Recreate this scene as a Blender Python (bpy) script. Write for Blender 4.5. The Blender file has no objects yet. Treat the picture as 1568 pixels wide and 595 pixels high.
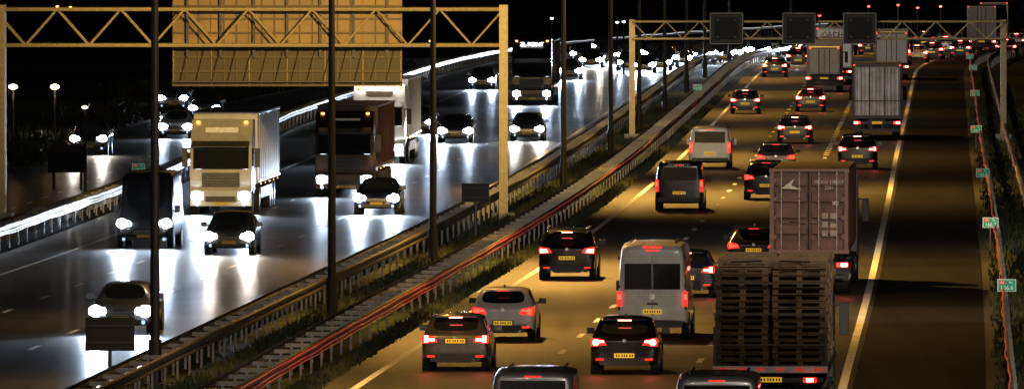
import bpy, math, random
import numpy as np
from mathutils import Vector, Matrix
random.seed(7); rng=np.random.RandomState(7)
S=bpy.context.scene
CH=11.9; F=17422.0
def site(u,v,h=0.0):
    s=(v+132.0)/(CH-h); return (u-784.0)/s, F/s
# ---------------------------------------------------------------- materials
MC={}
def mat(name,col,rough=0.5,metal=0.0,emit=None,es=0.0,var=0.15,scale=8.0,coat=0.0,bump=0.0,rvar=0.08):
    if name in MC: return MC[name]
    m=bpy.data.materials.new(name); m.use_nodes=True; nt=m.node_tree; b=nt.nodes['Principled BSDF']
    tc=nt.nodes.new('ShaderNodeTexCoord'); n=nt.nodes.new('ShaderNodeTexNoise')
    n.inputs['Scale'].default_value=scale; n.inputs['Detail'].default_value=5
    nt.links.new(tc.outputs['Object'],n.inputs['Vector'])
    r=nt.nodes.new('ShaderNodeValToRGB')
    r.color_ramp.elements[0].position=0.3; r.color_ramp.elements[1].position=0.7
    r.color_ramp.elements[0].color=[max(0,c*(1-var)) for c in col]+[1]
    r.color_ramp.elements[1].color=[min(1,c*(1+var)) for c in col]+[1]
    nt.links.new(n.outputs['Fac'],r.inputs['Fac']); nt.links.new(r.outputs['Color'],b.inputs['Base Color'])
    mr=nt.nodes.new('ShaderNodeMapRange'); mr.inputs['To Min'].default_value=max(0.02,rough-rvar); mr.inputs['To Max'].default_value=min(1,rough+rvar)
    nt.links.new(n.outputs['Fac'],mr.inputs['Value']); nt.links.new(mr.outputs['Result'],b.inputs['Roughness'])
    b.inputs['Metallic'].default_value=metal; b.inputs['Coat Weight'].default_value=coat; b.inputs['Coat Roughness'].default_value=0.06
    if emit:
        b.inputs['Emission Color'].default_value=list(emit)+[1]; b.inputs['Emission Strength'].default_value=es
        if es<6: m.cycles.emission_sampling='NONE'
    if bump:
        bp=nt.nodes.new('ShaderNodeBump'); bp.inputs['Strength'].default_value=bump; bp.inputs['Distance'].default_value=0.02
        nt.links.new(n.outputs['Fac'],bp.inputs['Height']); nt.links.new(bp.outputs['Normal'],b.inputs['Normal'])
    MC[name]=m; return m
def paint(name,col,metal=0.3,rough=0.32): return mat('paint_'+name,col,rough,metal,var=0.12,scale=3,coat=0.7)
GLASS=mat('dark_glass',(0.010,0.012,0.014),0.10,0,var=0.1,scale=1.5,rvar=.02)
RUB=mat('black_plastic',(0.012,0.012,0.012),0.5)
TYRE=mat('tyre_rubber',(0.012,0.012,0.012),0.8)
RIM=mat('wheel_rim',(0.35,0.35,0.36),0.35,0.9)
TAIL=mat('tail_lamp_lit',(0.5,0.01,0.01),0.3,emit=(1,0.035,0.02),es=5)
BRAKE=mat('brake_lamp_lit',(0.6,0.03,0.02),0.3,emit=(1,0.13,0.09),es=30)
REDG=mat('red_lens',(0.30,0.01,0.01),0.2,emit=(1,0.02,0.01),es=1.6)
HEAD=mat('head_lamp_lit',(0.9,0.9,0.9),0.3,emit=(0.80,0.90,1.0),es=190)
HEADW=mat('head_lamp_warm_lit',(0.9,0.9,0.85),0.3,emit=(1.0,0.93,0.82),es=150)
LENS=mat('lamp_housing',(0.6,0.62,0.65),0.12,0.6,emit=(0.5,0.72,1),es=1.1)
LENSOFF=mat('lamp_housing_off',(0.5,0.5,0.52),0.15,0.6)
AMB=mat('amber_marker',(0.8,0.35,0.03),0.3,emit=(1,0.45,0.08),es=5)
PLATE=mat('plate_yellow_lit',(0.75,0.5,0.03),0.5,emit=(1,0.55,0.04),es=0.5,var=0.05)  # plate-lamp light put in as a weak glow of the plate
PTXT=mat('plate_black',(0.01,0.01,0.01),0.6)
CHR=mat('chrome_trim',(0.6,0.6,0.6),0.2,1.0)
WHT=mat('marker_white',(0.7,0.7,0.7),0.5)
GALV=mat('galvanised_steel',(0.14,0.135,0.13),0.42,0.7,var=0.35,scale=2)
DSTEEL=mat('dark_steel',(0.04,0.04,0.045),0.5,0.6)
POSTM=mat('lamp_post_paint',(0.022,0.022,0.024),0.5,0.5)
# ---------------------------------------------------------------- mesh builder
class MB:
    def __init__(s): s.v=[];s.f=[];s.m=[];s.mats=[]
    def mi(s,m):
        if m not in s.mats: s.mats.append(m)
        return s.mats.index(m)
    def add(s,vs,fs,m):
        o=len(s.v); s.v+= [tuple(p) for p in vs]; k=s.mi(m)
        for f in fs: s.f.append([i+o for i in f]); s.m.append(k)
    def box(s,x,y,z,sx,sy,sz,m,tx=1.0,ty=1.0):
        a,b,c=sx/2,sy/2,sz/2
        vs=[(x-a,y-b,z-c),(x+a,y-b,z-c),(x+a,y+b,z-c),(x-a,y+b,z-c),(x-a*tx,y-b*ty,z+c),(x+a*tx,y-b*ty,z+c),(x+a*tx,y+b*ty,z+c),(x-a*tx,y+b*ty,z+c)]
        s.add(vs,[(0,3,2,1),(4,5,6,7),(0,1,5,4),(1,2,6,5),(2,3,7,6),(3,0,4,7)],m)
    def prism(s,poly,y0,y1,m):
        n=len(poly); vs=[(p[0],y0,p[1]) for p in poly]+[(p[0],y1,p[1]) for p in poly]
        s.add(vs,[list(range(n)),list(range(2*n-1,n-1,-1))]+[(i,i+n,(i+1)%n+n,(i+1)%n) for i in range(n)],m)
    def prismx(s,poly,x0,x1,m):
        n=len(poly); vs=[(x0,p[0],p[1]) for p in poly]+[(x1,p[0],p[1]) for p in poly]
        s.add(vs,[list(range(n-1,-1,-1)),list(range(n,2*n))]+[(i,(i+1)%n,(i+1)%n+n,i+n) for i in range(n)],m)
    def tube(s,p,q,r,m,n=8,r2=None):
        p=Vector(p);q=Vector(q);d=(q-p).normalized();r2=r if r2 is None else r2
        a=d.orthogonal().normalized();b=d.cross(a)
        vs=[p+(a*math.cos(t)+b*math.sin(t))*r for t in [2*math.pi*i/n for i in range(n)]]+[q+(a*math.cos(t)+b*math.sin(t))*r2 for t in [2*math.pi*i/n for i in range(n)]]
        s.add(vs,[list(range(n-1,-1,-1)),list(range(n,2*n))]+[(i,(i+1)%n,(i+1)%n+n,i+n) for i in range(n)],m)
    def ell(s,c,r,m,n=12,k=8):
        vs=[];fs=[]
        for j in range(k+1):
            t=math.pi*j/k
            for i in range(n):
                a=2*math.pi*i/n; vs.append((c[0]+r[0]*math.sin(t)*math.cos(a),c[1]+r[1]*math.sin(t)*math.sin(a),c[2]+r[2]*math.cos(t)))
        for j in range(k):
            for i in range(n): fs.append((j*n+i,(j+1)*n+i,(j+1)*n+(i+1)%n,j*n+(i+1)%n))
        s.add(vs,fs,m)
    def mesh(s,name):
        me=bpy.data.meshes.new(name); me.from_pydata(s.v,[],s.f)
        for m in s.mats: me.materials.append(m)
        me.polygons.foreach_set('material_index',s.m); me.update(); return me
    def obj(s,name,parent=None,bevel=0,smooth=False,mesh=None):
        me=mesh or s.mesh(name); o=bpy.data.objects.new(name,me); S.collection.objects.link(o)
        if parent: o.parent=parent
        if smooth: me.polygons.foreach_set('use_smooth',[True]*len(me.polygons))
        if bevel:
            b=o.modifiers.new('bevel','BEVEL'); b.width=bevel; b.segments=1; b.limit_method='ANGLE'
        return o
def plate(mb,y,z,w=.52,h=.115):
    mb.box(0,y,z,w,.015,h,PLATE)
    for i,x in enumerate((-.36,-.25,-.10,.01,.12,.27,.38)): mb.box(x*w*1.05,y-.010,z,w*.065,.004,h*.55,PTXT)
def empty(name,loc=(0,0,0),rz=0):
    e=bpy.data.objects.new(name,None); S.collection.objects.link(e); e.location=loc; e.rotation_euler=(0,0,rz); e.empty_display_size=0.3; return e
def spot(name,parent,loc,direction,energy,col,size,blend=1.0,rad=0.1):
    l=bpy.data.lights.new(name,'SPOT'); l.energy=energy; l.color=col; l.spot_size=math.radians(size); l.spot_blend=blend; l.shadow_soft_size=rad
    o=bpy.data.objects.new(name,l); S.collection.objects.link(o); o.location=loc; o.parent=parent
    o.rotation_euler=Vector(direction).to_track_quat('-Z','Y').to_euler(); return o
def text(name,body,loc,size,m,parent,rot=(math.pi/2,0,0),align='CENTER',ext=0.004):
    c=bpy.data.curves.new(name,'FONT'); c.body=body; c.size=size; c.align_x=align; c.align_y='CENTER'; c.extrude=ext; c.materials.append(m)
    o=bpy.data.objects.new(name,c); S.collection.objects.link(o); o.location=loc; o.rotation_euler=rot; o.parent=parent; return o
# ---------------------------------------------------------------- road alignment
YY=np.arange(100,2600,2.0)
def ext(tab):
    ys=[a for a,b in tab]; xs=[b for a,b in tab]
    y0,x0=ys[-1],xs[-1]; sl=0.0375
    for y in np.arange(y0+20,2620,20):
        d=y-y0; ys.append(y); xs.append(x0+sl*d+min(d,700)**2/3200+ (max(0,d-700)*0.44))
    v=np.interp(YY,ys,xs)
    k=np.exp(-0.5*(np.arange(-40,41)/14.0)**2);k/=k.sum()
    p=np.concatenate([v[0]-(np.arange(40,0,-1))*(v[1]-v[0]),v,v[-1]+np.arange(1,41)*(v[-1]-v[-2])])
    return np.convolve(p,k,'valid')
TL=ext([(100,-13.0),(240,-6.15),(285,-4.0),(311,-2.75),(377,.72),(419,2.75),(498,6.1),(557,8.3),(691,13.0),(864,18.9)])
TR=ext([(100,1.1),(285,8.25),(362,11.4),(469,15.5),(573,19.4),(686,23.8),(864,30.6)])
xL=lambda y: float(np.interp(y,YY,TL))
xR=lambda y: float(np.interp(y,YY,TR))
xM=lambda y: xL(y)-7.0
xE=lambda y: xM(y)-float(np.interp(y,[400,700,900],[10.5,11.6,12.0]))
xG=lambda y: xM(y)-float(np.interp(y,[300,405,500,634,800,1000],[13.0,13.2,14.2,16.6,17.0,16.5]))
xRamp=lambda y: xG(y)-float(np.interp(y,[300,430,560,700,900],[9.5,10.5,10.0,9.0,3.0]))
def head(y,fn=xL): return math.atan2(fn(y+6)-fn(y-6),12)
def ribbon(name,fa,fb,z,m,y0,y1,step=6,parent=None):
    mb=MB(); ys=np.arange(y0,y1+.1,step); vs=[];fs=[]
    for y in ys: vs+= [(fa(y),y,z),(fb(y),y,z)]
    for i in range(len(ys)-1): fs.append((2*i,2*i+1,2*i+3,2*i+2))
    mb.add(vs,fs,m); return mb.obj(name,parent)
def ground_mat():
    m=bpy.data.materials.new('night_grass_ground'); m.use_nodes=True; nt=m.node_tree; b=nt.nodes['Principled BSDF']
    tc=nt.nodes.new('ShaderNodeTexCoord'); n=nt.nodes.new('ShaderNodeTexNoise'); n.inputs['Scale'].default_value=0.9; n.inputs['Detail'].default_value=10
    r=nt.nodes.new('ShaderNodeValToRGB'); r.color_ramp.elements[0].position=.38; r.color_ramp.elements[0].color=(0.012,0.014,0.008,1)
    r.color_ramp.elements[1].position=.65; r.color_ramp.elements[1].color=(0.035,0.045,0.016,1)
    nt.links.new(tc.outputs['Object'],n.inputs['Vector']); nt.links.new(n.outputs['Fac'],r.inputs['Fac']); nt.links.new(r.outputs['Color'],b.inputs['Base Color'])
    b.inputs['Roughness'].default_value=0.95; b.inputs['Specular IOR Level'].default_value=0.05
    return m
g=MB(); g.add([(-3000,-200,-.05),(3000,-200,-.05),(3000,6000,-.05),(-3000,6000,-.05)],[(0,1,2,3)],ground_mat()); g.obj('ground')
def asphalt(name,c0,c1,r0,r1,spec=0.5):
    m=bpy.data.materials.new(name); m.use_nodes=True; nt=m.node_tree; b=nt.nodes['Principled BSDF']
    tc=nt.nodes.new('ShaderNodeTexCoord'); mp=nt.nodes.new('ShaderNodeMapping'); mp.inputs['Scale'].default_value=(1.1,0.02,1)
    mp.inputs['Rotation'].default_value=(0,0,math.radians(2.4))
    n=nt.nodes.new('ShaderNodeTexNoise'); n.inputs['Scale'].default_value=1.0; n.inputs['Detail'].default_value=4
    n2=nt.nodes.new('ShaderNodeTexNoise'); n2.inputs['Scale'].default_value=0.12; n2.inputs['Detail'].default_value=8
    n3=nt.nodes.new('ShaderNodeTexNoise'); n3.inputs['Scale'].default_value=9; n3.inputs['Detail'].default_value=3
    L=nt.links.new
    L(tc.outputs['Object'],mp.inputs['Vector']); L(mp.outputs['Vector'],n.inputs['Vector']); L(tc.outputs['Object'],n2.inputs['Vector']); L(tc.outputs['Object'],n3.inputs['Vector'])
    mx=nt.nodes.new('ShaderNodeMix'); mx.data_type='FLOAT'; mx.inputs[0].default_value=0.45; L(n.outputs['Fac'],mx.inputs[2]); L(n2.outputs['Fac'],mx.inputs[3])
    r=nt.nodes.new('ShaderNodeValToRGB'); r.color_ramp.elements[0].position=.35; r.color_ramp.elements[1].position=.65
    r.color_ramp.elements[0].color=(c0,c0,c0,1); r.color_ramp.elements[1].color=(c1,c1*.98,c1*.95,1)
    L(mx.outputs[0],r.inputs['Fac']); L(r.outputs['Color'],b.inputs['Base Color'])
    mr=nt.nodes.new('ShaderNodeMapRange'); mr.inputs['From Min'].default_value=.35; mr.inputs['From Max'].default_value=.65; mr.inputs['To Min'].default_value=r0; mr.inputs['To Max'].default_value=r1
    L(mx.outputs[0],mr.inputs['Value']); L(mr.outputs['Result'],b.inputs['Roughness'])
    bp=nt.nodes.new('ShaderNodeBump'); bp.inputs['Strength'].default_value=0.25; bp.inputs['Distance'].default_value=0.01; L(n3.outputs['Fac'],bp.inputs['Height']); L(bp.outputs['Normal'],b.inputs['Normal'])
    b.inputs['Specular IOR Level'].default_value=spec
    return m
AS1=asphalt('asphalt_lit',0.03,0.065,0.45,0.6)
AS2=asphalt('asphalt_polished',0.03,0.055,0.30,0.42,.34)
AS3=asphalt('asphalt_shoulder',0.010,0.018,0.6,0.75,0.1)
ribbon('road',lambda y:xL(y)-.9,lambda y:xR(y)+.25,0,AS1,150,1900)
ribbon('hard_shoulder',lambda y:xR(y)+.25,lambda y:xR(y)+3.6,-.004,AS3,150,1900)
ribbon('road',lambda y:xG(y)+.5,lambda y:xM(y)+1.0,0,AS2,150,1900)
ribbon('slip_road',xRamp,lambda y:xG(y)-.6,0,AS2,300,950)
ribbon('gravel_strip',lambda y:xR(y)+3.6,lambda y:xR(y)+4.4,-.02,mat('gravel',(0.03,0.028,0.024),.95,scale=3,var=.4,bump=.4),150,1900)
LINE=mat('road_paint_white',(0.72,0.72,0.70),0.55,scale=1.5,var=0.25)
def line(name,fn,w,y0,y1): return ribbon(name,lambda y:fn(y)-w/2,lambda y:fn(y)+w/2,.006,LINE,y0,y1,4)
line('edge_line',xL,.2,150,1500); line('edge_line',xR,.22,150,1500); line('edge_line',xM,.16,150,1500); line('edge_line',xE,.15,150,1500)
def dashes(name,fn,w,y0,y1,on,per):
    mb=MB(); y=y0; vs=[];fs=[]
    while y<y1:
        k=len(vs); vs+=[(fn(y)-w/2,y,.006),(fn(y)+w/2,y,.006),(fn(y+on)+w/2,y+on,.006),(fn(y+on)-w/2,y+on,.006)]; fs.append((k,k+1,k+2,k+3)); y+=per
    mb.add(vs,fs,LINE); mb.obj(name)
lane=lambda a: (lambda y: xL(y)+(xR(y)-xL(y))*a)
lane2=lambda a: (lambda y: xM(y)+(xE(y)-xM(y))*a)
dashes('lane_line',lane(.345),.17,200,1300,3,12)
dashes('lane_line',lane(.67),.17,206,560,3,12); dashes('lane_line',lane(.67),.26,562,1300,1.6,4.5)
dashes('lane_line',lane2(.333),.15,203,1300,3,12); dashes('lane_line',lane2(.667),.15,208,1300,3,12)
dashes('lane_line',lambda y:xG(y)-3.9,.15,450,900,3,9)
line('edge_line',lambda y:xRamp(y)+.4,.14,300,900)
# ---------------------------------------------------------------- guard rails
def rail(name,fn,y0,y1,sides=(1,-1),gap=0.55,h=0.75,strips=()):
    mb=MB()
    prof=[(0,-.16),(.05,-.13),(.05,-.08),(0,-.03),(0,.03),(.05,.08),(.05,.13),(0,.16)]
    ys=np.arange(y0,y1,3.0)
    for sd in sides:
        off=sd*gap/2 if len(sides)>1 else 0
        vs=[];fs=[]; n=len(prof)
        for k,y in enumerate(ys):
            wob=.014*math.sin(y*.31+sd)+.012*math.sin(y*.077)
            for (dx,dz) in prof: vs.append((fn(y)+off+sd*dx+wob,y,h+dz+wob*.8))
        for i in range(len(ys)-1):
            for j in range(n-1): fs.append((i*n+j,i*n+j+1,(i+1)*n+j+1,(i+1)*n+j))
        mb.add(vs,fs,GALV)
    for y in np.arange(y0,y1,4.0):
        c=fn(y)
        if len(sides)>1:
            mb.box(c,y,h+.02,gap,.08,.10,GALV)
            mb.box(c-gap*.3,y,h/2,.06,.1,h,GALV); mb.box(c+gap*.3,y,h/2,.06,.1,h,GALV)
        else: mb.box(c-sides[0]*.07,y,h/2-.02,.1,.08,h+.1,GALV)
    for (off,z,w,m,sa,sb) in strips:
        yy=np.arange(sa,sb,2.0); vs=[];fs=[]
        for y in yy:
            q=.022*math.sin(y*.23+z*9)+.018*math.sin(y*.61+off*5); x=fn(y)+off+q; zz=z+q
            vs+=[(x,y,zz-w/2),(x,y,zz+w/2),(x+.03,y,zz+w/2),(x+.03,y,zz-w/2)]
        for i in range(len(yy)-1):
            for j in range(4): fs.append((i*4+j,i*4+(j+1)%4,(i+1)*4+(j+1)%4,(i+1)*4+j))
        mb.add(vs,fs,m)
    return mb.obj(name)
RS=mat('red_rail_glint',(.35,.06,.05),.4,emit=(1,.12,.08),es=.13,var=.5,scale=.06)  # glowing strip stands in for tail-light reflections on the median rail
RS2=mat('red_rail_reflection',(.4,.05,.04),.4,emit=(1,.13,.09),es=.28,var=.5,scale=.06)  # tail-light reflection on the right rail, modelled as a glowing strip
WS=mat('white_rail_reflection',(.8,.8,.8),.4,emit=(.85,.92,1),es=.9,var=.4,scale=.06)  # headlight reflection along the left rail, put in as an emissive strip
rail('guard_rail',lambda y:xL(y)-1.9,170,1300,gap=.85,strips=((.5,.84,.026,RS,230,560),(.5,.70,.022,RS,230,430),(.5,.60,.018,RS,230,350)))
rail('guard_rail',lambda y:xL(y)-5.0,170,1300,gap=.7)
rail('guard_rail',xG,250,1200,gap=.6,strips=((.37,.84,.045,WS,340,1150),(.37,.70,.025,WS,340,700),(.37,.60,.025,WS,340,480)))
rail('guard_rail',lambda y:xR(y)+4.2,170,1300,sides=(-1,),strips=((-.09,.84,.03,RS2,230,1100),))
rail('guard_rail',lambda y:xR(y)+5.5,170,1300,sides=(-1,),strips=((-.09,.84,.02,mat('dim_rail_reflection',(.5,.4,.4),.4,emit=(1,.5,.45),es=.12),280,1000),))  # outer rail's faint tail-light reflection is a glowing strip too
def grass():
    zones=[(lambda y:xL(y)-4.4,lambda y:xL(y)-2.6,9000,270,700,.26),(lambda y:xL(y)-1.3,lambda y:xL(y)-.95,3000,270,600,.14),(lambda y:xL(y)-1.4,lambda y:xL(y)-1.0,3500,270,700,.22),
           (lambda y:xR(y)+3.9,lambda y:xR(y)+9,5000,280,700,.22),(lambda y:xM(y)+1.0,lambda y:xM(y)+1.4,1500,270,500,.16),(lambda y:xRamp(y)-14,lambda y:xRamp(y)-.3,9000,420,900,.5)]
    vs=[];fs=[]
    for a,b,n,y0,y1,h in zones:
        for i in range(n):
            y=y0+(y1-y0)*rng.rand()**1.4; x=a(y)+(b(y)-a(y))*rng.rand()
            for j in range(3):
                hh=h*(.4+.9*rng.rand()); t=rng.rand()*6.28; dx=math.cos(t)*.06;dy=math.sin(t)*.06; lx=(rng.rand()-.5)*.25
                px=x+(rng.rand()-.5)*.25; k=len(vs); vs+=[(px-dx,y-dy,-.05),(px+dx,y+dy,-.05),(px+lx,y,hh)]; fs.append((k,k+1,k+2))
    mb=MB(); mb.add(vs,fs,mat('grass_blades',(0.026,0.036,0.014),.85,var=.6,scale=.7)); mb.obj('grass')
grass()
# ---------------------------------------------------------------- vehicles
CACHE={}
def loft_body(st,mt):
    vs=[];fs=[];ms=[];mats=[mt,GLASS,RUB]
    def half(s):
        y,w,z0,zb,wt,zt=s[:6]; gh=(zt-zb)>.2
        return [(0,z0),(.8*w,z0),(.97*w,z0+.07),(w,z0+.28),(w*.995,zb-.12),(w*.95,zb),(wt*1.03 if gh else w*.9,zt-.09 if gh else zb+.012),(wt*.9,zt-.015 if gh else zt),(0,zt+.015)]
    N=16
    for s in st:
        h=half(s); ring=[(x,s[0],z) for x,z in h]+[(-x,s[0],z) for x,z in h[-2:0:-1]]
        vs+=ring
    for i in range(len(st)-1):
        tag=st[i][6]
        for j in range(N):
            k=j if j<8 else 15-j
            fs.append((i*N+j,i*N+(j+1)%N,(i+1)*N+(j+1)%N,(i+1)*N+j))
            m=0
            if k==7 and tag in('rg','ws'): m=1
            if k==5 and tag=='roof': m=1
            if k<=1: m=2
            ms.append(m)
    for e in (0,len(st)-1):
        o=e*N
        fs.append((o,o+1,o+15)); ms.append(2)
        for a in range(1,7): fs.append((o+a,o+a+1,o+16-a-1,o+16-a)); ms.append(0 if a>1 else 2)
        fs.append((o+7,o+8,o+9)); ms.append(0)
    me=bpy.data.meshes.new('body'); me.from_pydata(vs,[],fs)
    for m in mats: me.materials.append(m)
    me.polygons.foreach_set('material_index',ms); me.polygons.foreach_set('use_smooth',[True]*len(fs))
    import bmesh
    bm=bmesh.new(); bm.from_mesh(me); bmesh.ops.recalc_face_normals(bm,faces=bm.faces); 
    cl=bm.edges.layers.float.new('crease_edge')
    for e in bm.edges:
        if len(e.link_faces)==2 and e.link_faces[0].material_index!=e.link_faces[1].material_index: e[cl]=.55
    bm.to_mesh(me); bm.free()
    return me
KIND={
'hatch':dict(L=4.05,hw=.88,H=1.47,st=[(0,.76,.36,.84,.58,.87,'b'),(.05,.85,.27,.93,.70,.96,'b'),(.16,.88,.24,1.00,.73,1.04,'rg'),(.52,.88,.22,1.0,.66,1.43,'roof'),(.95,.88,.22,.99,.66,1.49,'roof'),(1.75,.88,.22,.97,.66,1.50,'roof'),(2.25,.88,.22,.96,.64,1.45,'ws'),(3.0,.88,.22,.93,.72,.98,'b'),(3.6,.86,.22,.84,.70,.88,'b'),(3.95,.80,.25,.70,.6,.73,'b'),(4.05,.70,.32,.60,.5,.62,'b')],wy=(.72,3.25)),
'estate':dict(L=4.6,hw=.91,H=1.46,st=[(0,.80,.36,.88,.62,.91,'b'),(.05,.88,.27,.95,.72,.98,'b'),(.14,.91,.24,1.02,.74,1.05,'rg'),(.46,.91,.22,1.0,.64,1.41,'roof'),(1.1,.91,.22,.98,.65,1.47,'roof'),(2.0,.91,.22,.97,.66,1.48,'roof'),(2.6,.91,.22,.96,.64,1.43,'ws'),(3.4,.91,.22,.93,.74,.98,'b'),(4.1,.88,.22,.84,.72,.88,'b'),(4.5,.80,.25,.70,.6,.73,'b'),(4.6,.70,.32,.60,.5,.62,'b')],wy=(.85,3.7)),
'suv':dict(L=4.45,hw=.92,H=1.65,st=[(0,.80,.42,.98,.66,1.0,'b'),(.05,.89,.32,1.05,.74,1.08,'b'),(.14,.92,.28,1.12,.76,1.16,'rg'),(.42,.92,.26,1.1,.68,1.58,'roof'),(1.0,.92,.26,1.09,.69,1.65,'roof'),(1.9,.92,.26,1.08,.70,1.66,'roof'),(2.5,.92,.26,1.06,.67,1.6,'ws'),(3.2,.92,.26,1.04,.76,1.09,'b'),(3.95,.90,.26,.96,.74,1.0,'b'),(4.35,.82,.3,.80,.64,.83,'b'),(4.45,.72,.38,.68,.52,.70,'b')],wy=(.82,3.55)),
'sedan':dict(L=4.7,hw=.90,H=1.42,st=[(0,.78,.34,.90,.62,.93,'b'),(.06,.87,.26,1.0,.72,1.02,'b'),(.5,.90,.24,1.01,.74,1.05,'rg'),(1.1,.90,.22,.98,.60,1.36,'roof'),(1.6,.90,.22,.97,.62,1.43,'roof'),(2.2,.90,.22,.96,.62,1.43,'roof'),(2.7,.90,.22,.95,.6,1.38,'ws'),(3.4,.90,.22,.92,.74,.95,'b'),(4.2,.87,.22,.82,.70,.85,'b'),(4.6,.80,.25,.68,.6,.71,'b'),(4.7,.68,.32,.58,.5,.6,'b')],wy=(.95,3.8)),
'van':dict(L=5.0,hw=.97,H=1.94,st=[(0,.88,.40,1.16,.72,1.80,'b'),(.03,.93,.32,1.18,.80,1.90,'b'),(.14,.97,.28,1.18,.86,1.97,'b'),(1.4,.97,.26,1.16,.86,1.99,'roof'),(2.9,.97,.26,1.14,.85,1.98,'roof'),(3.5,.97,.26,1.12,.80,1.9,'ws'),(4.25,.96,.26,1.08,.8,1.14,'b'),(4.75,.9,.28,.95,.74,.98,'b'),(4.95,.82,.32,.8,.6,.83,'b'),(5.0,.74,.4,.7,.5,.72,'b')],wy=(.95,4.1)),
'bigvan':dict(L=5.9,hw=1.0,H=2.7,st=[(0,.92,.50,1.35,.76,2.50,'b'),(.03,.97,.42,1.36,.84,2.62,'b'),(.14,1.0,.36,1.36,.88,2.70,'b'),(2.0,1.0,.34,1.35,.90,2.73,'b'),(4.0,1.0,.34,1.3,.89,2.70,'roof'),(4.4,1.0,.34,1.3,.84,2.55,'ws'),(5.1,.98,.34,1.25,.8,1.32,'b'),(5.6,.94,.36,1.05,.74,1.08,'b'),(5.85,.85,.4,.85,.6,.88,'b'),(5.9,.76,.5,.75,.5,.78,'b')],wy=(1.2,4.95)),
}
def wheel(mb,x,y,r=.33,w=.22,sd=1):
    mb.tube((x-w/2,y,r),(x+w/2,y,r),r,TYRE,18); mb.tube((x+sd*(w/2-.02),y,r),(x+sd*(w/2+.008),y,r),r*.62,RIM,12)
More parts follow.
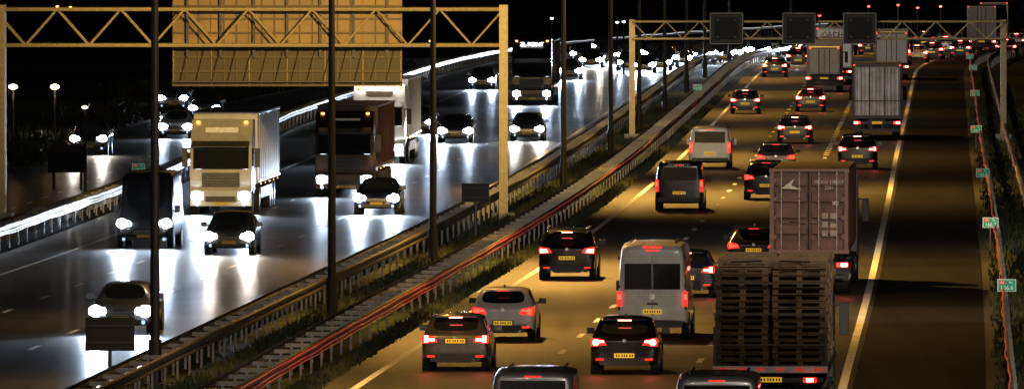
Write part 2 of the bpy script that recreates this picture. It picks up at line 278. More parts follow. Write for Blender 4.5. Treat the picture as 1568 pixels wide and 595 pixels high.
def fittings(kind,pm,brake,plate_z=.62,oncoming=False,warm=False,variant=0,roofrails=False):
    k=KIND[kind]; mb=MB(); w=k['hw'];L=k['L'];H=k['H']; van=kind in('van','bigvan')
    r=.35 if kind in('suv','van','bigvan') else .32
    for y in k['wy']:
        for sd in(-1,1):
            wheel(mb,sd*(w-.105),y,r,.22,sd)
            mb.tube((sd*(w-.04),y,r+.01),(sd*(w+.006),y,r+.01),r+.06,RUB,20)
    my=L*.66 if not van else L*.78; mz=KIND[kind]['st'][5][3]+.08
    for sd in(-1,1):
        mb.box(sd*(w+.10),my,mz,.20,.12,.15 if not van else .28,pm if variant%2 else RUB); mb.box(sd*(w-.02),my+.02,mz-.05,.12,.05,.05,RUB)
    LM=BRAKE if brake else TAIL
    if not oncoming:
        zb=k['st'][1][3]
        if van:
            zl=1.0 if kind=='van' else 1.15; hh=.42 if kind=='van' else .36
            for sd in(-1,1):
                mb.box(sd*(w-.075),.03,zl,.13,.12,hh+.06,REDG); mb.box(sd*(w-.075),-.035,zl+hh*.18,.09,.03,hh*.42,LM)
            zw0,zw1=(1.22,1.74) if kind=='van' else (1.42,2.14)
            if kind=='van':
                mb.box(0,-.005,(zw0+zw1)/2,1.42,.03,zw1-zw0,GLASS)
            else:
                for sd in(-1,1): mb.box(sd*.40,-.005,(zw0+zw1)/2,.76,.03,zw1-zw0,GLASS)
                mb.box(0,-.018,1.38,.012,.02,1.9,RUB)
                mb.box(0,.04,2.6,.5,.08,.05,REDG)
                for sd in(-1,1):
                    for zz in (.9,1.5,2.3): mb.box(sd*.93,-.01,zz,.06,.06,.1,RUB)
                mb.tube((0,-.02,1.22),(0,-.035,1.22),.08,CHR,14)
                mb.box(.0,-.03,1.02,.3,.04,.05,RUB)
            mb.box(0,-.03,.44,1.7,.14,.16,RUB); plate(mb,-.04,.72 if kind=='van' else .80)
            mb.box(0,.02,1.83 if kind=='van' else 2.5,.36,.05,.03,BRAKE if brake else REDG)
            mb.box(-.2,-.04,1.28 if kind=='van' else 1.48,.5,.015,.018,RUB)
            for sd in(-1,1): mb.box(sd*w*.62,2.2,H+.03,.04,3.0,.03,RUB)
        else:
            zl=zb-.10
            for sd in(-1,1):
                mb.prism([(sd*(w*.52),zl-.06),(sd*(w*.97),zl-.10),(sd*(w*1.0),zl+.04),(sd*(w*.95),zl+.13),(sd*(w*.62),zl+.08)],-.012,.20,REDG)
                if variant%3==0: mb.prism([(sd*w*.66,zl-.05),(sd*w*.94,zl-.06),(sd*w*.95,zl+.07),(sd*w*.72,zl+.05)],-.03,.0,LM)
                elif variant%3==1:
                    mb.box(sd*w*.86,-.02,zl+.02,.10,.03,.17,LM); mb.box(sd*w*.70,-.02,zl+.0,.16,.03,.06,LM)
                else: mb.tube((sd*w*.84,-.03,zl+.01),(sd*w*.84,0,zl+.01),.085,LM,12); mb.box(sd*w*.68,-.015,zl+.03,.14,.03,.05,LM)
                mb.box(sd*w*.72,-.012,.40,.20,.04,.05,REDG)
                mb.tube((sd*w*.55,-.03,.29),(sd*w*.55,.05,.29),.035,CHR,10)
            mb.box(0,.02,.36,w*1.45,.10,.20,RUB,tx=1.05)
            mb.box(0,-.022,.255,w*.9,.03,.03,DSTEEL)
            mb.box(0,-.012,plate_z,.60,.02,.15,RUB); plate(mb,-.025,plate_z)
            mb.box(0,-.012,.49,w*1.7,.03,.012,RUB)
            mb.tube((0,-.03,zb-.05),(0,.0,zb-.05),.05,CHR,12)
            ry=k['st'][3][0]; rz=k['st'][3][5]
            if kind!='sedan':
                mb.box(0,ry-.10,rz-.015,1.12,.26,.035,pm,tx=.94); mb.box(0,ry-.235,rz-.03,.34,.015,.025,BRAKE if brake else REDG)
                mb.box(.05,.20,zb+.12,.5,.02,.014,RUB)
            else: mb.box(0,.9,1.28,.3,.02,.02,BRAKE if brake else REDG)
            mb.box(0,ry+.5,rz+.09,.05,.2,.06,RUB,ty=.5)
    else:
        hm=HEADW if warm else HEAD
        zz=.66 if kind in('hatch','estate','sedan') else .82
        if kind=='bigvan': zz=.9
        for sd in(-1,1):
            mb.box(sd*w*.73,L-.14,zz,.50,.24,.22,LENS,tx=.85)
            mb.ell((sd*w*.79,L-.02,zz),(.19,.06,.165),hm,18,10)
            mb.tube((sd*w*.54,L-.03,zz-.01),(sd*w*.54,L+.012,zz-.01),.075,hm,12)
            mb.tube((sd*w*.72,L-.02,.34),(sd*w*.72,L+.012,.34),.06,LENS,10)
        mb.box(0,L-.02,.58,.80,.05,.14,RUB); mb.box(0,L-.01,.36,1.2,.06,.12,RUB); mb.box(0,L+.02,.45,.50,.015,.10,mat('plate_unlit',(.4,.27,.03),.5))
        for j in range(3): mb.box(0,L+.01,.54+j*.045,.75,.02,.01,CHR)
    if roofrails:
        for sd in(-1,1): mb.box(sd*w*.72,L*.37,H+.03,.04,1.9,.04,CHR)
    return mb
BK=.24; BS=70
def add_beams(e,w,y,z,energy,warm,fwd=(0,1,-.035),size=BS):
    c=(1,.9,.78) if warm else (.62,.78,1.0); energy*=BK
    for sd in(-1,1): spot('head_lamp_beam_%d'%(1 if sd>0 else 2),e,(sd*w*.77,y+.08,z),fwd,energy,c,size,1,.09)
def car(name,kind,colour,u,v,brake=False,oncoming=False,warm=False,variant=0,plate_z=.62,roofrails=False,energy=5000,xy=None,fn=xL,beams=True,dang=0):
    X,Y=xy or site(u,v); a=head(Y,fn)+dang; k=KIND[kind]
    if oncoming:
        L=k['L']; e=empty(name,(X+math.sin(a)*L,Y+math.cos(a)*L,0),math.pi-a)
    else: e=empty(name,(X,Y,0),-a)
    key=(kind,colour.name)
    if key not in CACHE: CACHE[key]=loft_body(k['st'],colour)
    o=bpy.data.objects.new('body',CACHE[key]); S.collection.objects.link(o); o.parent=e
    ss=o.modifiers.new('s','SUBSURF'); ss.levels=2; ss.render_levels=2
    key2=(kind,colour.name,brake,plate_z,oncoming,warm,variant,roofrails)
    if key2 not in CACHE:
        mb=fittings(kind,colour,brake,plate_z,oncoming,warm,variant,roofrails); CACHE[key2]=mb.mesh('fittings')
    f=bpy.data.objects.new('fittings',CACHE[key2]); S.collection.objects.link(f); f.parent=e
    if oncoming and beams:
        zz=.66 if kind in('hatch','estate','sedan') else (.9 if kind=='bigvan' else .82)
        add_beams(e,k['hw'],k['L'],zz,energy,warm)
    return e
BLK=paint('black',(0.004,0.004,0.005),0,.16); GRY=paint('grey',(0.10,0.095,0.095),.6,.28); WHI=paint('white',(0.72,0.72,0.70),0,.3)
DBL=paint('dark_blue',(0.008,0.012,0.03),0,.18); SIL=paint('silver',(0.42,0.42,0.43),.5,.3); DRD=paint('dark_red',(0.07,0.010,0.010),0,.25); DGR=paint('dark_grey',(0.035,0.035,0.04),.3)
LWH=paint('van_white',(0.80,0.80,0.79),0,.35)
# receding traffic
car('hatchback_car','hatch',GRY,697,568,variant=1,plate_z=.80,brake=True)
car('hatchback_car','hatch',WHI,770,522,variant=2,plate_z=.52,brake=False)
car('suv_car','suv',BLK,868,428,variant=0,plate_z=.72,brake=True,roofrails=True)
car('hatchback_car','hatch',BLK,956,573,variant=2,plate_z=.50,brake=True)
ev=car('delivery_van','bigvan',LWH,999,520,variant=0)
car('estate_car','estate',DBL,1050,455,variant=1,brake=True)
car('hatchback_car','hatch',BLK,1154,414,variant=1,brake=False,plate_z=.7)
em=car('minibus','van',BLK,1040,322,variant=0)
car('panel_van','van',LWH,1087,258,variant=1)
car('suv_car','suv',BLK,1173,306,variant=1,roofrails=True)
car('hatchback_car','hatch',GRY,1188,268,variant=0)
car('estate_car','estate',BLK,1217,220,variant=2,brake=True)
car('suv_car','suv',BLK,1313,259,variant=1,brake=True)
car('hatchback_car','hatch',DGR,1141,174,variant=0,brake=True)
car('estate_car','estate',DRD,1241,171,variant=1,brake=True)
car('estate_car','estate',BLK,1186,118,variant=1,brake=True)
text('rear_lettering','SEAFOOD',(0,-.04,1.82),.20,WHT,em)
car('delivery_van','van',SIL,816,704,variant=0); car('delivery_van','van',SIL,1098,712,variant=0)
far=[(1222,104,'suv',0),(1260,92,'hatch',1),(1404,96,'hatch',1),(1427,91,'estate',0),(1448,84,'suv',1),(1470,88,'hatch',2),(1375,99,'van',1),(1330,84,'hatch',0),(1300,76,'estate',1),(1352,78,'hatch',2),(1415,75,'suv',0),(1500,72,'estate',1),(1530,66,'suv',0),(1540,86,'hatch',0),(1556,76,'hatch',1),(1235,80,'hatch',0)]
for u,v,kd,va in far: car('distant_car',kd,[BLK,SIL,DGR][va],u,v,brake=True,variant=va)
# oncoming traffic
onc=lambda *a,**k: car(*a,oncoming=True,fn=xM,**k)
onc('oncoming_car','sedan',DGR,184,511,energy=12000)
onc('oncoming_van','bigvan',DGR,220,380,energy=7000)
onc('oncoming_car','hatch',DGR,350,390,warm=True,energy=5000)
onc('oncoming_car','sedan',DBL,576,328,energy=13000)
onc('oncoming_car','estate',DGR,697,219,energy=7000)
onc('oncoming_car','hatch',DGR,807,216,warm=True,energy=7000)
onc('oncoming_car','hatch',DGR,738,137,energy=10000)
onc('oncoming_car','suv',DGR,264,170); onc('oncoming_car','estate',DGR,313,182); onc('oncoming_car','hatch',SIL,268,212); onc('oncoming_suv','suv',BLK,135,237,warm=True)
for i,(u,v,w) in enumerate([(872,122,0),(905,104,1),(932,99,0),(962,108,0),(985,112,0),(1000,97,1),(1030,96,0),(1052,92,0),(1075,98,0),(890,94,0),(945,88,0),(1098,88,0),(1120,92,1),(1143,86,0),(1163,90,0),(1185,84,0),(1205,86,0),(1230,83,0),(975,86,0),(1010,84,0),(1062,82,0),(640,205,0),(920,82,0),(1040,88,0),(1085,84,1),(1110,82,0),(1130,80,0),(1150,79,0),(1172,79,0),(1195,78,0),(1216,79,0),(995,90,0),(1020,103,0),(1245,79,0),(1042,101,0),(1062,96,0),(1010,108,1),(1088,94,0),(1108,96,0),(1132,88,0),(1025,90,0),(960,97,0)]):
    car('oncoming_car',['hatch','sedan','suv'][i%3],[DGR,BLK,DBL][i%3],u,v,oncoming=True,fn=xM,warm=bool(w),energy=22000,dang=-.02 if v<100 else 0,beams=(i<34 and (v>95 or i%2==0)))
# lorries
def cab(mb,y0,pm,H=3.75,dark=False,lit=True):
    L=2.25; yf=y0+L; w=1.22
    mb.prismx([(y0,.95),(yf-.05,.95),(yf,1.3),(yf-.02,1.75),(yf-.22,2.75),(yf-.45,3.05),(yf-.95,H),(y0,H)],-w,w,pm)
    mb.prismx([(yf+.012,1.80),(yf-.19,2.72),(yf-.3,2.72),(yf-.1,1.8)],-1.10,1.10,GLASS)
    for sd in(-1,1):
        mb.box(sd*(w+.005),yf-.75,2.25,.02,.8,.7,GLASS)
        mb.box(sd*(w+.22),yf-.18,2.25,.22,.14,.75,RUB); mb.box(sd*(w+.1),yf-.2,2.6,.2,.06,.05,RUB)
        mb.tube((sd*.45-.5,yf-.0,1.84),(sd*.45+.1,yf-.04,1.98),.015,RUB,5)
    mb.prismx([(yf-.2,2.78),(yf+.14,2.66),(yf+.14,2.72),(yf-.25,2.92)],-1.12,1.12,RUB)
    mb.box(0,yf+.01,1.38,1.5,.06,.55,RUB)
    for j in range(5): mb.box(0,yf+.045,1.17+j*.105,1.4,.02,.03,CHR if not dark else DSTEEL)
    mb.box(0,yf-.05,.65,2.44,.35,.62,pm); mb.box(0,yf+.13,.62,1.2,.03,.22,RUB); mb.box(0,yf+.14,.45,.52,.02,.11,mat('plate_unlit',(.4,.27,.03),.5))
    LN=LENS if lit else LENSOFF
    for sd in(-1,1):
        mb.box(sd*.93,yf+.10,.74,.50,.12,.34,LN)
        mb.ell((sd*.95,yf+.15,.74),(.21,.07,.19),HEAD if lit else LENSOFF,18,10)
        mb.tube((sd*.93,yf+.1,.40),(sd*.93,yf+.135,.40),.07,LN,10)
        mb.box(sd*.95,yf-.80,H-.10,.14,.1,.08,AMB)
        mb.tube((sd*.95,yf-.9,.5),(sd*1.22,yf-.9,.5),.5,TYRE,20)
        mb.box(sd*1.2,yf-1.2,1.0,.06,.9,.35,RUB)
    mb.box(0,yf-.62,H-.42,1.3,.06,.24,WHT)
def chassis(mb,y0,y1,z=1.15):
    mb.box(0,(y0+y1)/2,z-.15,.9,y1-y0,.22,DSTEEL)
    for sd in(-1,1): mb.box(sd*1.18,(y0+y1)/2,.72,.05,(y1-y0)*.45,.45,RUB)
def axles(mb,ys):
    for y in ys:
        for sd in(-1,1):
            mb.tube((sd*.80,y,.5),(sd*1.2,y,.5),.5,TYRE,20); mb.tube((sd*1.16,y,.5),(sd*1.21,y,.5),.26,RIM,12)
            mb.box(sd*1.0,y-.62,.62,.42,.03,.42,RUB)
def rear_lamps(mb,z=.95,brake=True,w=1.05,y=-.05):
    mb.box(0,y,z,2.46,.1,.16,DSTEEL); mb.box(0,y-.02,z-.38,2.3,.1,.1,DSTEEL)
    for sd in(-1,1):
        mb.box(sd*w,y-.06,z,.36,.06,.15,REDG); mb.box(sd*(w+.05),y-.1,z,.2,.03,.11,BRAKE); mb.box(sd*(w-.14),y-.1,z,.07,.03,.1,TAIL)
        mb.box(sd*.3,y-.02,z-.2,.08,.1,.4,DSTEEL)
    plate(mb,y-.07,z)
def box_lorry_on(name,u,v,cabm,boxm,H=3.75,bH=4.0,L=13.6,energy=9000,dark=False,roofl=False,front_text=None):
    X,Y=site(u,v); a=head(Y,xM); T=L+2.9; e=empty(name,(X+math.sin(a)*T,Y+math.cos(a)*T,0),math.pi-a)
    mb=MB(); cab(mb,T-2.25,cabm,H,dark=dark); mb.obj('cab',e,bevel=.05)
    b=MB(); b.box(0,L/2,(1.2+bH)/2,2.55,L,bH-1.2,boxm); 
    for i in range(int(L/1.2)): 
        for sd in(-1,1): b.box(sd*1.285,.6+i*1.2,(1.2+bH)/2,.03,.06,bH-1.35,boxm)
    for z in(1.25,bH-.03): 
        for sd in(-1,1): b.box(sd*1.285,L/2,z,.05,L,.1,GALV)
    for i in range(5):
        for sd in (-1,1): b.box(sd*1.3,1.5+i*2.6,1.12,.03,.1,.06,AMB)
    chassis(b,0,L+1); axles(b,(2,3.3,4.6,T-5.2)); b.obj('trailer',e,bevel=.02)
    if roofl:
        r=MB()
        r.box(0,T-.75,H-.12,1.5,.08,.28,mat('roof_sign_lit',(.8,.75,.6),.4,emit=(1,.82,.55),es=5))
        for x in(-.9,-.3,.3,.9): r.tube((x,T-.75,H+.15),(x,T-.68,H+.15),.08,HEADW,12)
        r.obj('roof_lamps',e)
    if front_text: text('destination_lettering',front_text,(0,T-.56,H-.32),.34,mat('lit_lettering',(.8,.8,.8),.4,emit=(.9,.95,1),es=5),e,rot=(math.pi/2,0,math.pi))
    c=(.62,.78,1.0)
    for sd in(-1,1): spot('head_lamp_beam_%d'%(1 if sd>0 else 2),e,(sd*.93,T+.26,.74),(0,1,-.035),energy*BK*1.3,c,BS,1,.11)
    return e
CREAM=paint('cream',(0.34,0.33,0.30),0,.35); TARP=mat('tarpaulin_white',(0.5,0.5,0.5),.5,bump=.3,scale=1.5); TARPD=mat('tarpaulin_dark',(0.05,0.02,0.02),.5,bump=.3,scale=1.5)
box_lorry_on('articulated_lorry',338,328,CREAM,TARP,energy=12000)
box_lorry_on('articulated_lorry',527,301,paint('dull_red',(0.025,0.008,0.008)),TARPD,H=3.6,bH=3.8,dark=True,energy=6000)
box_lorry_on('articulated_lorry',580,250,WHI,TARP,H=3.75,roofl=True,energy=16000)
box_lorry_on('articulated_lorry',814,161,BLK,TARPD,H=4.1,bH=4.0,dark=True,energy=10000,front_text='ZL POINT')
def base_lorry(name,u,v,L=13.6,axy=(2,3.3,4.6)):
    X,Y=site(u,v); a=head(Y,xL); e=empty(name,(X,Y,0),-a); mb=MB(); T=L+2.6
    cab(mb,T-2.25,DGR,3.6,dark=True,lit=False); mb.obj('cab',e,bevel=.04)
    c=MB(); chassis(c,0,L+.8); axles(c,axy+(L-.9,)); rear_lamps(c); c.obj('chassis',e)
    return e
e=base_lorry('container_lorry',1239,451)
CON=mat('container_paint',(0.13,0.066,0.060),.6,.0,var=.45,scale=1.6,bump=.1); CON2=mat('container_bars',(0.19,0.105,0.095),.5,var=.3)
c=MB(); z0,z1=1.30,3.95; zm=(z0+z1)/2; hz=z1-z0
c.box(0,6.15,zm,2.38,12.1,hz-.06,CON)
for i in range(40):
    for sd in(-1,1): c.box(sd*1.2,.4+i*.3,zm,.05,.15,hz-.3,CON)
for sd in(-1,1):
    c.box(sd*1.165,.03,zm,.13,.16,hz,CON2)
    c.box(sd*1.165,.03,z0+.07,.18,.19,.15,CON2); c.box(sd*1.165,.03,z1-.06,.18,.19,.13,CON2)
    for k in (.30,.85): 
        x=sd*k*1.02; c.tube((x,-.06,z0+.12),(x,-.06,z1-.1),.026,mat('lock_rod',(.42,.38,.37),.4,.3),8)
        for zz in(z0+.2,zm-.55,zm+.4,z1-.22): c.box(x,-.06,zz,.12,.05,.07,CON2)
        c.box(x-sd*.12,-.09,zm-.35,.28,.02,.035,GALV)
    for q in(.2,.42,.64,.86): c.box(sd*1.07,-.0,z0+hz*q,.12,.07,.14,CON2)
    for q in range(5): c.box(sd*.565,.0,z0+.26+q*.5,.98,.05,.30,CON)
c.box(0,.03,z1-.05,2.3,.16,.1,CON2); c.box(0,.03,z0+.06,2.3,.16,.12,CON2); c.box(0,-.035,zm,.03,.02,hz-.2,RUB)
c.obj('container',e,bevel=.008)
DECAL=mat('decal_white',(.6,.58,.56),.6)
text('container_number','MCKU 328613',(.62,-.09,z1-.42),.15,DECAL,e); text('container_code','2201',(.62,-.09,z1-.60),.14,DECAL,e)
d=MB(); DEC2=mat('decal_grey',(.34,.30,.29),.6,var=.4,scale=6)
for i in range(3):
    for j in range(2): d.box(.50+j*.26,-.045,zm-.15-i*.27,.19,.008,.18,DEC2)
d.box(.82,-.045,zm+.25,.2,.008,.12,DEC2)
d.prism([(-.86,z1-.62),(-.45,z1-.30),(-.55,z1-.52),(-.22,z1-.66)],-.095,-.09,DECAL)
for i in range(3): d.box(-.5,-.045,zm-.2-i*.1,.3,.006,.04,mat('decal_dark',(.12,.06,.055),.7))
d.obj('door_decals',e)
e=base_lorry('curtain_side_lorry',1343,215)
CUR=mat('curtain_grey',(0.50,0.50,0.52),.35,.2,bump=.4,scale=2,var=.3); c=MB()
c.box(0,6.9,2.6,2.5,13.4,2.76,CUR)
vs=[];fs=[];n=90
for i in range(n+1):
    x=-1.17+2.34*i/n; y=-.02-.10*abs(math.sin(i*.42))-.05*math.sin(i*.21)
    vs+=[(x,y,1.35),(x,y-.01,2.6),(x,y,3.82)]
for i in range(n):
    for j in(0,1): fs.append((i*3+j,(i+1)*3+j,(i+1)*3+j+1,i*3+j+1))
c.add(vs,fs,CUR)
for sd in(-1,1): c.box(sd*1.235,0,2.6,.09,.14,2.8,DSTEEL); c.box(sd*.4,-.18,2.6,.05,.02,2.5,DSTEEL)
c.box(0,0,3.96,2.56,.16,.16,DSTEEL); c.box(0,0,1.24,2.56,.2,.16,DSTEEL); c.box(0,-.18,2.1,2.4,.02,.05,DSTEEL)
for sd in(-1,1): c.box(sd*1.2,-.09,3.96,.08,.03,.06,TAIL)
c.obj('curtain_body',e)
def box_rear(name,u,v,m,L=9,H=4.0,w=2.5):
    e=base_lorry(name,u,v,L=L,axy=(2.0,3.3)); c=MB(); zm=(1.2+H)/2
    c.box(0,L/2+.02,zm,w,L,H-1.2,m)
    for sd in(-1,1): c.box(sd*(w/2-.04),-.02,zm,.1,.06,H-1.2,GALV); c.tube((sd*.35,-.04,1.3),(sd*.35,-.04,H-.1),.025,DSTEEL,6); c.box(sd*(w/2-.1),-.06,H-.07,.1,.03,.06,TAIL)
    c.box(0,-.02,H-.05,w,.08,.1,GALV); c.box(0,-.02,1.25,w,.08,.1,GALV); c.box(0,-.02,zm,.03,.06,H-1.4,DSTEEL)
    c.obj('box_body',e,bevel=.02); return e
BEI=mat('box_beige',(.70,.68,.60),.5)
box_rear('box_lorry',1262,141,BEI,L=6,H=3.0,w=2.1)
eb=box_rear('box_lorry',1277,130,mat('box_white',(.5,.49,.47),.5),L=13,H=4.0); text('rear_lettering','DACHS',(0,-.1,3.5),.5,DSTEEL,eb)
box_rear('box_lorry',1365,122,mat('box_white2',(.6,.62,.65),.5),L=8,H=3.4,w=2.3)
box_rear('box_lorry',1503,80,DGR,L=13,H=4.0); box_rear('box_lorry',1522,72,mat('box_red',(.2,.04,.03),.5),L=13,H=4.0)
# pallet lorry
e=base_lorry('pallet_lorry',1180,668,L=10,axy=(2.0,3.3))
WOOD=mat('pallet_wood',(0.11,0.065,0.03),.8,var=.6,scale=3,bump=.2); c=MB()
c.box(0,5,1.52,2.6,10,.14,DSTEEL)
lay=0.148
for col,x0 in enumerate((-.655,.655)):
    for row in range(7):
        yy=.55+row*1.25; nl=16 if not(col==0 and row==0) else 15
        for k in range(nl):
            z=1.60+k*lay; jx=x0+random.uniform(-.025,.025); jy=yy+random.uniform(-.03,.03)
            if row in(0,6):
                for q in range(5): c.box(jx,jy-.35+q*.175,z+.13,1.22,.10,.022,WOOD)
                for bx in(-.54,0,.54):
                    for by in(-.36,.36): c.box(jx+bx,jy+by,z+.07,.13,.1,.085,WOOD)
                for by in(-.36,.36): c.box(jx,jy+by,z+.018,1.22,.1,.02,WOOD)
            else: c.box(jx,jy,z+.12,1.22,.8,.03,WOOD); [c.box(jx+bx,jy,z+.06,.13,.8,.09,WOOD) for bx in(-.54,0,.54)]
c.obj('pallet_stacks',e)
c=MB()
c.box(0,-.03,1.54,2.62,.08,.15,mat('bar_white',(.7,.68,.66),.5))
for i in range(6):
    c.box(-1.1+i*.44,-.075,1.54,.2,.01,.07,mat('reflector_red',(.6,.04,.03),.4,emit=(1,.05,.03),es=.25))
for sd in(-1,1): c.box(sd*1.27,0,2.0,.07,.07,1.0,DSTEEL); c.tube((sd*.9,.0,3.98),(sd*.2,.2,4.0),.02,RUB,6)
c.box(0,-.03,1.30,2.4,.06,.10,RUB)
for sd in(-1,1): c.box(sd*.9,-.08,1.30,.30,.04,.12,REDG); c.box(sd*.9,-.11,1.30,.16,.03,.08,BRAKE)
plate(c,-.08,1.31)
for z in (2.1,2.8,3.5): c.box(0,.02,z,2.6,.03,.04,mat('strap',(.08,.06,.04),.7))
c.obj('rear_frame',e)
# ---------------------------------------------------------------- lamp posts
SOD=(1.0,.52,.10)
def lamp_post(u=None,v=None,xy=None,h=15,right=16000,left=0,fwd=0):
    X,Y=xy or site(u,v); e=empty('fill_lamp_post',(X,Y,0)); mb=MB()
    mb.tube((0,0,-.1),(0,0,1.2),.17,POSTM,14); mb.tube((0,0,1.2),(0,0,h),.125,POSTM,14,.07); mb.box(0,0,.05,.5,.5,.12,DSTEEL)
    for sd in(-1,1):
        mb.tube((0,0,h-.1),(sd*1.9,0,h+.25),.04,POSTM,8); mb.box(sd*2.2,0,h+.27,.8,.32,.14,DSTEEL,tx=.8)
        mb.box(sd*2.2,0,h+.19,.55,.22,.03,mat('sodium_lens',(.8,.6,.3),.3,emit=SOD,es=5))
    mb.obj('post',e)
    spot('sodium_lamp_1',e,(2.2,0,h+.12),(.42,-.10,-1),right,SOD,140,1,.2)
    if left: spot('sodium_lamp_2',e,(-2.2,0,h+.12),(-.5,-.1,-1),left,(1,.85,.65),120,.7,.2)
    if fwd: spot('white_fill_lamp',e,(2.2,.2,h+.1),(.35,1,-.35),fwd,(1,.88,.72),75,1,.2)  # extra forward spot added to brighten lorry and van rears
for u,v,r,fw in[(237,592,18000,0),(508,487,42000,0),(663,405,80000,0),(863,290,72000,9000),(935,236,42000,14000)]: lamp_post(u,v,right=r,left=2200,fwd=fw)
for y in(625,690,760,830,900,980): lamp_post(xy=(xL(y)-3.7,y),right=17000,left=1200,fwd=14000)
def verge_fill_lamp(x,y,p,h=12):  # unseen lamps added out of frame to light the vehicle rears
    e=empty('fill_lamp_post',(x,y,0)); mb=MB(); mb.tube((0,0,-.1),(0,0,h),.12,POSTM,12,.06); mb.tube((0,0,h-.05),(-1.6,0,h+.2),.04,POSTM,8); mb.box(-1.9,0,h+.2,.7,.3,.12,DSTEEL,tx=.8); mb.obj('post',e)
    spot('white_fill_lamp',e,(-1.9,0,h+.05),(-.20,1,-.19),p,(1,.87,.70),78,1,.2)
for y in (180,250,320,385): verge_fill_lamp(max(xR(y)+6.5,y*.0455+1.2),y,19000)
for y in (150,215): verge_fill_lamp(-y*.0455-2,y,9000)
# ---------------------------------------------------------------- gantries
GAN=mat('gantry_paint',(0.42,0.34,0.17),.5,.1,var=.2)
def truss(mb,x0,y0,x1,y1,zt,zb,depth,pan,r=.06):
    d=Vector((x1-x0,y1-y0,0)); L=d.length; d.normalize(); n=Vector((-d.y,d.x,0))
    P=lambda t,z,s: Vector((x0,y0,0))+d*t+n*s+Vector((0,0,z))
    N=max(2,round(L/pan)); p=L/N
    for s in(0,depth):
        for z in(zt,zb): mb.tube(P(0,z,s),P(L,z,s),r*1.25,GAN,8)
        for i in range(N):
            a,m_,b=i*p,(i+.5)*p,(i+1)*p
            mb.tube(P(a,zt,s),P(m_,zb,s),r*.7,GAN,6); mb.tube(P(m_,zb,s),P(b,zt,s),r*.7,GAN,6)
    for i in range(N+1):
        for z in(zt,zb): mb.tube(P(i*p,z,0),P(i*p,z,depth),r*.6,GAN,6)
X1,Y1=site(771,335); X0,_=site(1,335)
e=empty('motorway_gantry'); mb=MB()
truss(mb,X0-.3,Y1,X1,Y1,8.18,6.78,1.0,2.55)
for xx in(X0,X1):
    for s in(0,1.0): mb.box(xx,Y1+s,4.15,.34,.3,8.4,GAN)
    mb.box(xx,Y1+.5,.1,.9,2.0,.3,mat('concrete',(.3,.29,.27),.85)); mb.box(xx+.05,Y1+.5,2.2,.12,.8,.12,GAN); mb.box(xx+.05,Y1+.5,4.6,.12,.8,.12,GAN)
mb.obj('steel_truss',e)
e2=empty('motorway_sign'); mb=MB(); SB=mat('sign_back_aluminium',(.19,.125,.04),.5,.2,var=.4,scale=.8); SB2=mat('sign_back_lower_dim',(.045,.032,.014),.55,.2,var=.4,scale=.8); SBR=mat('sign_ribs',(.06,.042,.018),.5,.3)  # lower panel's dimness put into a darker copy of the back material
sx0,sx1=-13.3,-4.3; ys=Y1+1.5
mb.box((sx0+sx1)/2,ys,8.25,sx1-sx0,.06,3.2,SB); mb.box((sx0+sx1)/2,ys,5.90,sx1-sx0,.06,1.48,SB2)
for i in range(19): mb.box(sx0+.05+i*(sx1-sx0-.1)/18,ys-.07,7.5,.05,.1,4.7,SBR if i%3 else SB)
for z in(5.2,5.75,6.3,6.68,7.25,7.8,8.3,8.9,9.7): mb.box((sx0+sx1)/2,ys-.15,z,sx1-sx0,.07,.07,SBR)
for i in range(7): mb.box(sx0+.6+i*1.3,ys-.28,8.0,.1,.2,3.4,DSTEEL)
for i in range(14): mb.tube((sx0+.3+i*.62,ys-.2,5.3),(sx0+.62+i*.62,ys-.2,6.6),.02,SBR,5)
mb.box((sx0+sx1)/2,ys-.25,5.35,sx1-sx0,.5,.06,DSTEEL)
mb.obj('panel',e2)
XA,YA=site(968,215)
e=empty('motorway_gantry'); mb=MB()
XB=(1537-784)/(F/YA)
truss(mb,XA,YA,XB,YA,6.25,5.35,.8,1.7,.045)
for xx in(XA,XB):
    mb.box(xx,YA+.4,3.15,.3,.32,6.4,GAN); mb.box(xx,YA+.4,.15,.8,1.2,.4,mat('concrete',(.3,.29,.27),.85))
mb.obj('steel_truss',e)
spot('gantry_fill_light_2',empty('fill_light',(XA+.6,YA-14,7)),(0,0,0),(-.6,14,-3.5),4500,(1,.62,.16),32,.8,.2)  # added spot without fixture, lights the right gantry
MH=mat('matrix_housing',(.008,.008,.009),.7,rvar=.02,scale=2); MP=mat('matrix_panel',(.004,.004,.005),.85,rvar=.02,scale=2)
for uu in(1112,1223,1316):
    xx=(uu-784)/(F/YA); e3=empty('matrix_sign',(xx,YA-.45,5.9)); mb=MB()
    mb.box(0,0,0,1.75,.3,1.65,MH); 
    fr=mat('matrix_frame',(.22,.22,.23),.5)
    for sd in(-1,1): mb.box(sd*.85,-.16,0,.04,.04,1.6,fr); mb.box(0,-.16,sd*.80,1.65,.04,.04,fr)
    mb.box(0,-.17,0,1.25,.02,1.15,MP)
    for sd in(-1,1): mb.box(sd*.45,-.19,.45,.12,.02,.12,mat('matrix_dots',(.035,.035,.035),.6)); mb.box(sd*.45,-.19,-.45,.12,.02,.12,mat('matrix_dots',(.035,.035,.035),.6))
    mb.box(0,.3,.1,.2,.4,1.2,GAN)
    mb.obj('display',e3,bevel=.03)
spot('gantry_fill_light_1',empty('fill_light',(-2.0,Y1-45,12)),(0,0,0),(-6,45,-3.6),90000,(1,.62,.17),34,.8,.3)  # added amber spot without fixture, brightens left gantry and sign back
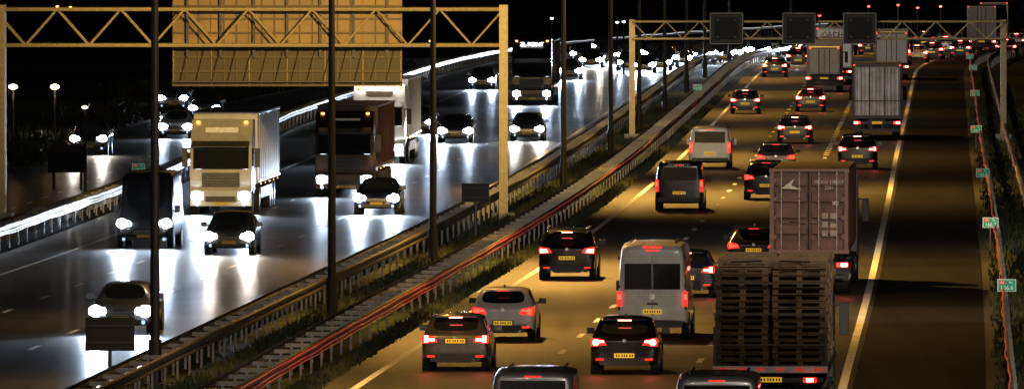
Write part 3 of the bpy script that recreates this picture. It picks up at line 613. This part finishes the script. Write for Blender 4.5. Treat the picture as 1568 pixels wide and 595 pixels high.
def board(u,v,w,h,zc):
    X,Y=site(u,v); e=empty('road_sign',(X,Y,0)); mb=MB(); m=mat('sign_back_dark',(.014,.014,.016),.7,.1)
    mb.box(0,0,zc,w,.04,h,m); mb.box(0,-.04,zc+h*.25,w*.95,.05,.05,DSTEEL); mb.box(0,-.04,zc-h*.25,w*.95,.05,.05,DSTEEL)
    for sd in(-1,1): mb.box(sd*w*.49,-.01,zc,.03,.06,h,DSTEEL)
    if w>1.5:
        for sd in(-1,1): mb.tube((sd*w*.35,.05,0),(sd*w*.35,.05,zc+h/2),.05,GALV,8)
    else: mb.tube((0,.06,0),(0,.06,zc+h*.4),.05,GALV,8)
    mb.obj('board',e)
board(168,560,1.3,.88,.85); board(728,368,1.0,.68,1.75); board(103,290,1.7,1.2,1.35)
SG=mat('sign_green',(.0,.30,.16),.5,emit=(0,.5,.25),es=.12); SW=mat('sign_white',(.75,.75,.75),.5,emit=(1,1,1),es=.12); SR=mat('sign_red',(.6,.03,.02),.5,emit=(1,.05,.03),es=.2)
def hecto(x,y,z,t,w=.55):
    e=empty('hectometre_sign',(x,y,z)); mb=MB(); h=w*.66
    mb.box(0,0,0,w,.02,h,SW); mb.box(0,-.014,0,w*.93,.01,h*.90,SG); mb.box(-w*.24,-.022,h*.24,w*.3,.008,h*.32,SR)
    mb.tube((0,.03,-z),(0,.03,h*.3),.03,GALV,6); mb.obj('plate',e)
    text('number',t,(0.0,-.022,-h*.20),h*.5,SW,e,ext=.002); text('route','A2',(-w*.24,-.03,h*.24),h*.3,SW,e,ext=.002); text('side','Re',(w*.22,-.022,h*.24),h*.3,SW,e,ext=.002)
for u,v,t in[(1542,436,'166.6'),(1517,340,'166.7'),(1505,264,'166.8'),(1495,197,'166.9'),(1493,142,'167.0'),(1490,103,'167.1'),(1485,86,'167.2')]:
    x,y=site(u,v,.95); hecto(x,y,.95,t)
x,y=site(1068,133,1.0); hecto(x,y,1.0,'167.0'); x,y=site(212,256,1.0); hecto(x,y,1.0,'166.8')
for u in(20,84):
    x,y=site(u,213); e=empty('path_lamp',(x,y,0)); mb=MB(); mb.tube((0,0,0),(0,0,2.7),.05,POSTM,8); mb.ell((0,0,2.78),(.24,.24,.13),mat('warm_globe',(.9,.7,.4),.4,emit=(1,.55,.2),es=30)); mb.box(0,0,2.95,.5,.5,.05,DSTEEL,tx=.4,ty=.4); mb.obj('post',e)
    l=bpy.data.lights.new('globe_glow','POINT'); l.energy=250; l.color=(1,.6,.25); l.shadow_soft_size=.15; o=bpy.data.objects.new('globe_glow',l); S.collection.objects.link(o); o.parent=e; o.location=(0,0,2.45)
for u,v,col in[(88,8,(1,.6,.2)),(108,9,(1,.6,.2)),(1255,22,(1,.05,.03)),(1405,10,(1,.1,.05)),(1375,6,(1,.1,.05)),(945,32,(.8,.9,1)),(1440,8,(1,.2,.1)),(845,26,(.9,.9,1)),(955,31,(.8,.9,1)),(1330,8,(1,.1,.05)),(660,60,(1,.7,.3)),(130,160,(1,.8,.5))]:
    x,y=site(u,v,4.0); y=min(y,1500); e=empty('distant_lamp_post',(x,y,0)); mb=MB(); nm='far_lamp_%d%d'%(col[1]*10,col[2]*10)
    mb.tube((0,0,0),(0,0,3.9),.07,POSTM,6); mb.box(0,-.1,4.0,.35,.3,.12,DSTEEL); mb.ell((0,-.15,3.92),(.13,.13,.09),mat(nm,col,.4,emit=col,es=5.9)); mb.obj('post',e)
e=empty('office_building',(68,1480,0)); mb=MB(); CO=mat('facade_dark',(.04,.05,.06),.5)
mb.box(0,0,6,9,12,12,CO); BL=mat('blue_lit_window',(.05,.2,.6),.3,emit=(.05,.35,1),es=2.2)
for fl in range(4):
    mb.box(0,-6.05,.5+fl*2.8,9.1,.2,.3,DSTEEL)
    for i in range(7): mb.box(-3.9+i*1.3,-6.05,1.9+fl*2.8,.95,.08,1.6,BL if (i+fl)%3 else GLASS)
mb.obj('facade',e)
def bush(x,y,r):
    vs=[];fs=[]
    for i in range(700):
        t=rng.rand()*6.28; q=rng.rand(); rr=r*(.5+.6*rng.rand()); px=x+math.cos(t)*rr*1.6*q; py=y+math.sin(t)*rr*1.4; pz=rng.rand()**.8*r*1.1*(1-q*.6)
        n=rng.randn(3)*.14; m=rng.randn(3)*.14; k=len(vs); vs+=[(px,py,pz),(px+n[0],py+n[1],pz+n[2]),(px+m[0],py+m[1],pz+m[2])]; fs.append((k,k+1,k+2))
    mb=MB(); mb.add(vs,fs,mat('bush_leaves',(.05,.06,.03),.8,var=.6,scale=1))
    for i in range(6): mb.tube((x,y,0),(x+rng.randn()*.5,y+rng.randn()*.5,r*.8),.03,mat('bark',(.05,.035,.025),.9),5,.01)
    mb.obj('bush')
for u,v,r in[(150,196,1.3),(190,180,1.2),(215,160,1.4),(60,240,1.2),(30,250,1.0),(175,187,1.0),(232,150,1.3)]: x,y=site(u,v); bush(x,y,r)
# ---------------------------------------------------------------- world, moon, camera
w=bpy.data.worlds.new('World'); S.world=w; w.use_nodes=True; nt=w.node_tree; sky=nt.nodes.new('ShaderNodeTexSky'); sky.sky_type='NISHITA'; sky.sun_disc=False
sky.sun_elevation=math.radians(1); sky.sun_rotation=math.radians(200); nt.links.new(sky.outputs[0],nt.nodes['Background'].inputs[0]); nt.nodes['Background'].inputs[1].default_value=.002
l=bpy.data.lights.new('moon','SUN'); l.energy=.012; l.angle=math.radians(.5); l.color=(.75,.85,1); o=bpy.data.objects.new('moon',l); S.collection.objects.link(o); o.rotation_euler=(math.radians(50),0,math.radians(-20))
cam=bpy.data.cameras.new('camera'); cam.lens=400; cam.sensor_width=36; cam.clip_start=1; cam.clip_end=9000
o=bpy.data.objects.new('camera',cam); S.collection.objects.link(o); o.location=(0,0,CH); o.rotation_euler=(math.pi/2-math.atan((297.0+132)/F),0,0); S.camera=o
S.view_settings.view_transform='Standard'; S.view_settings.look='None'; S.view_settings.exposure=0
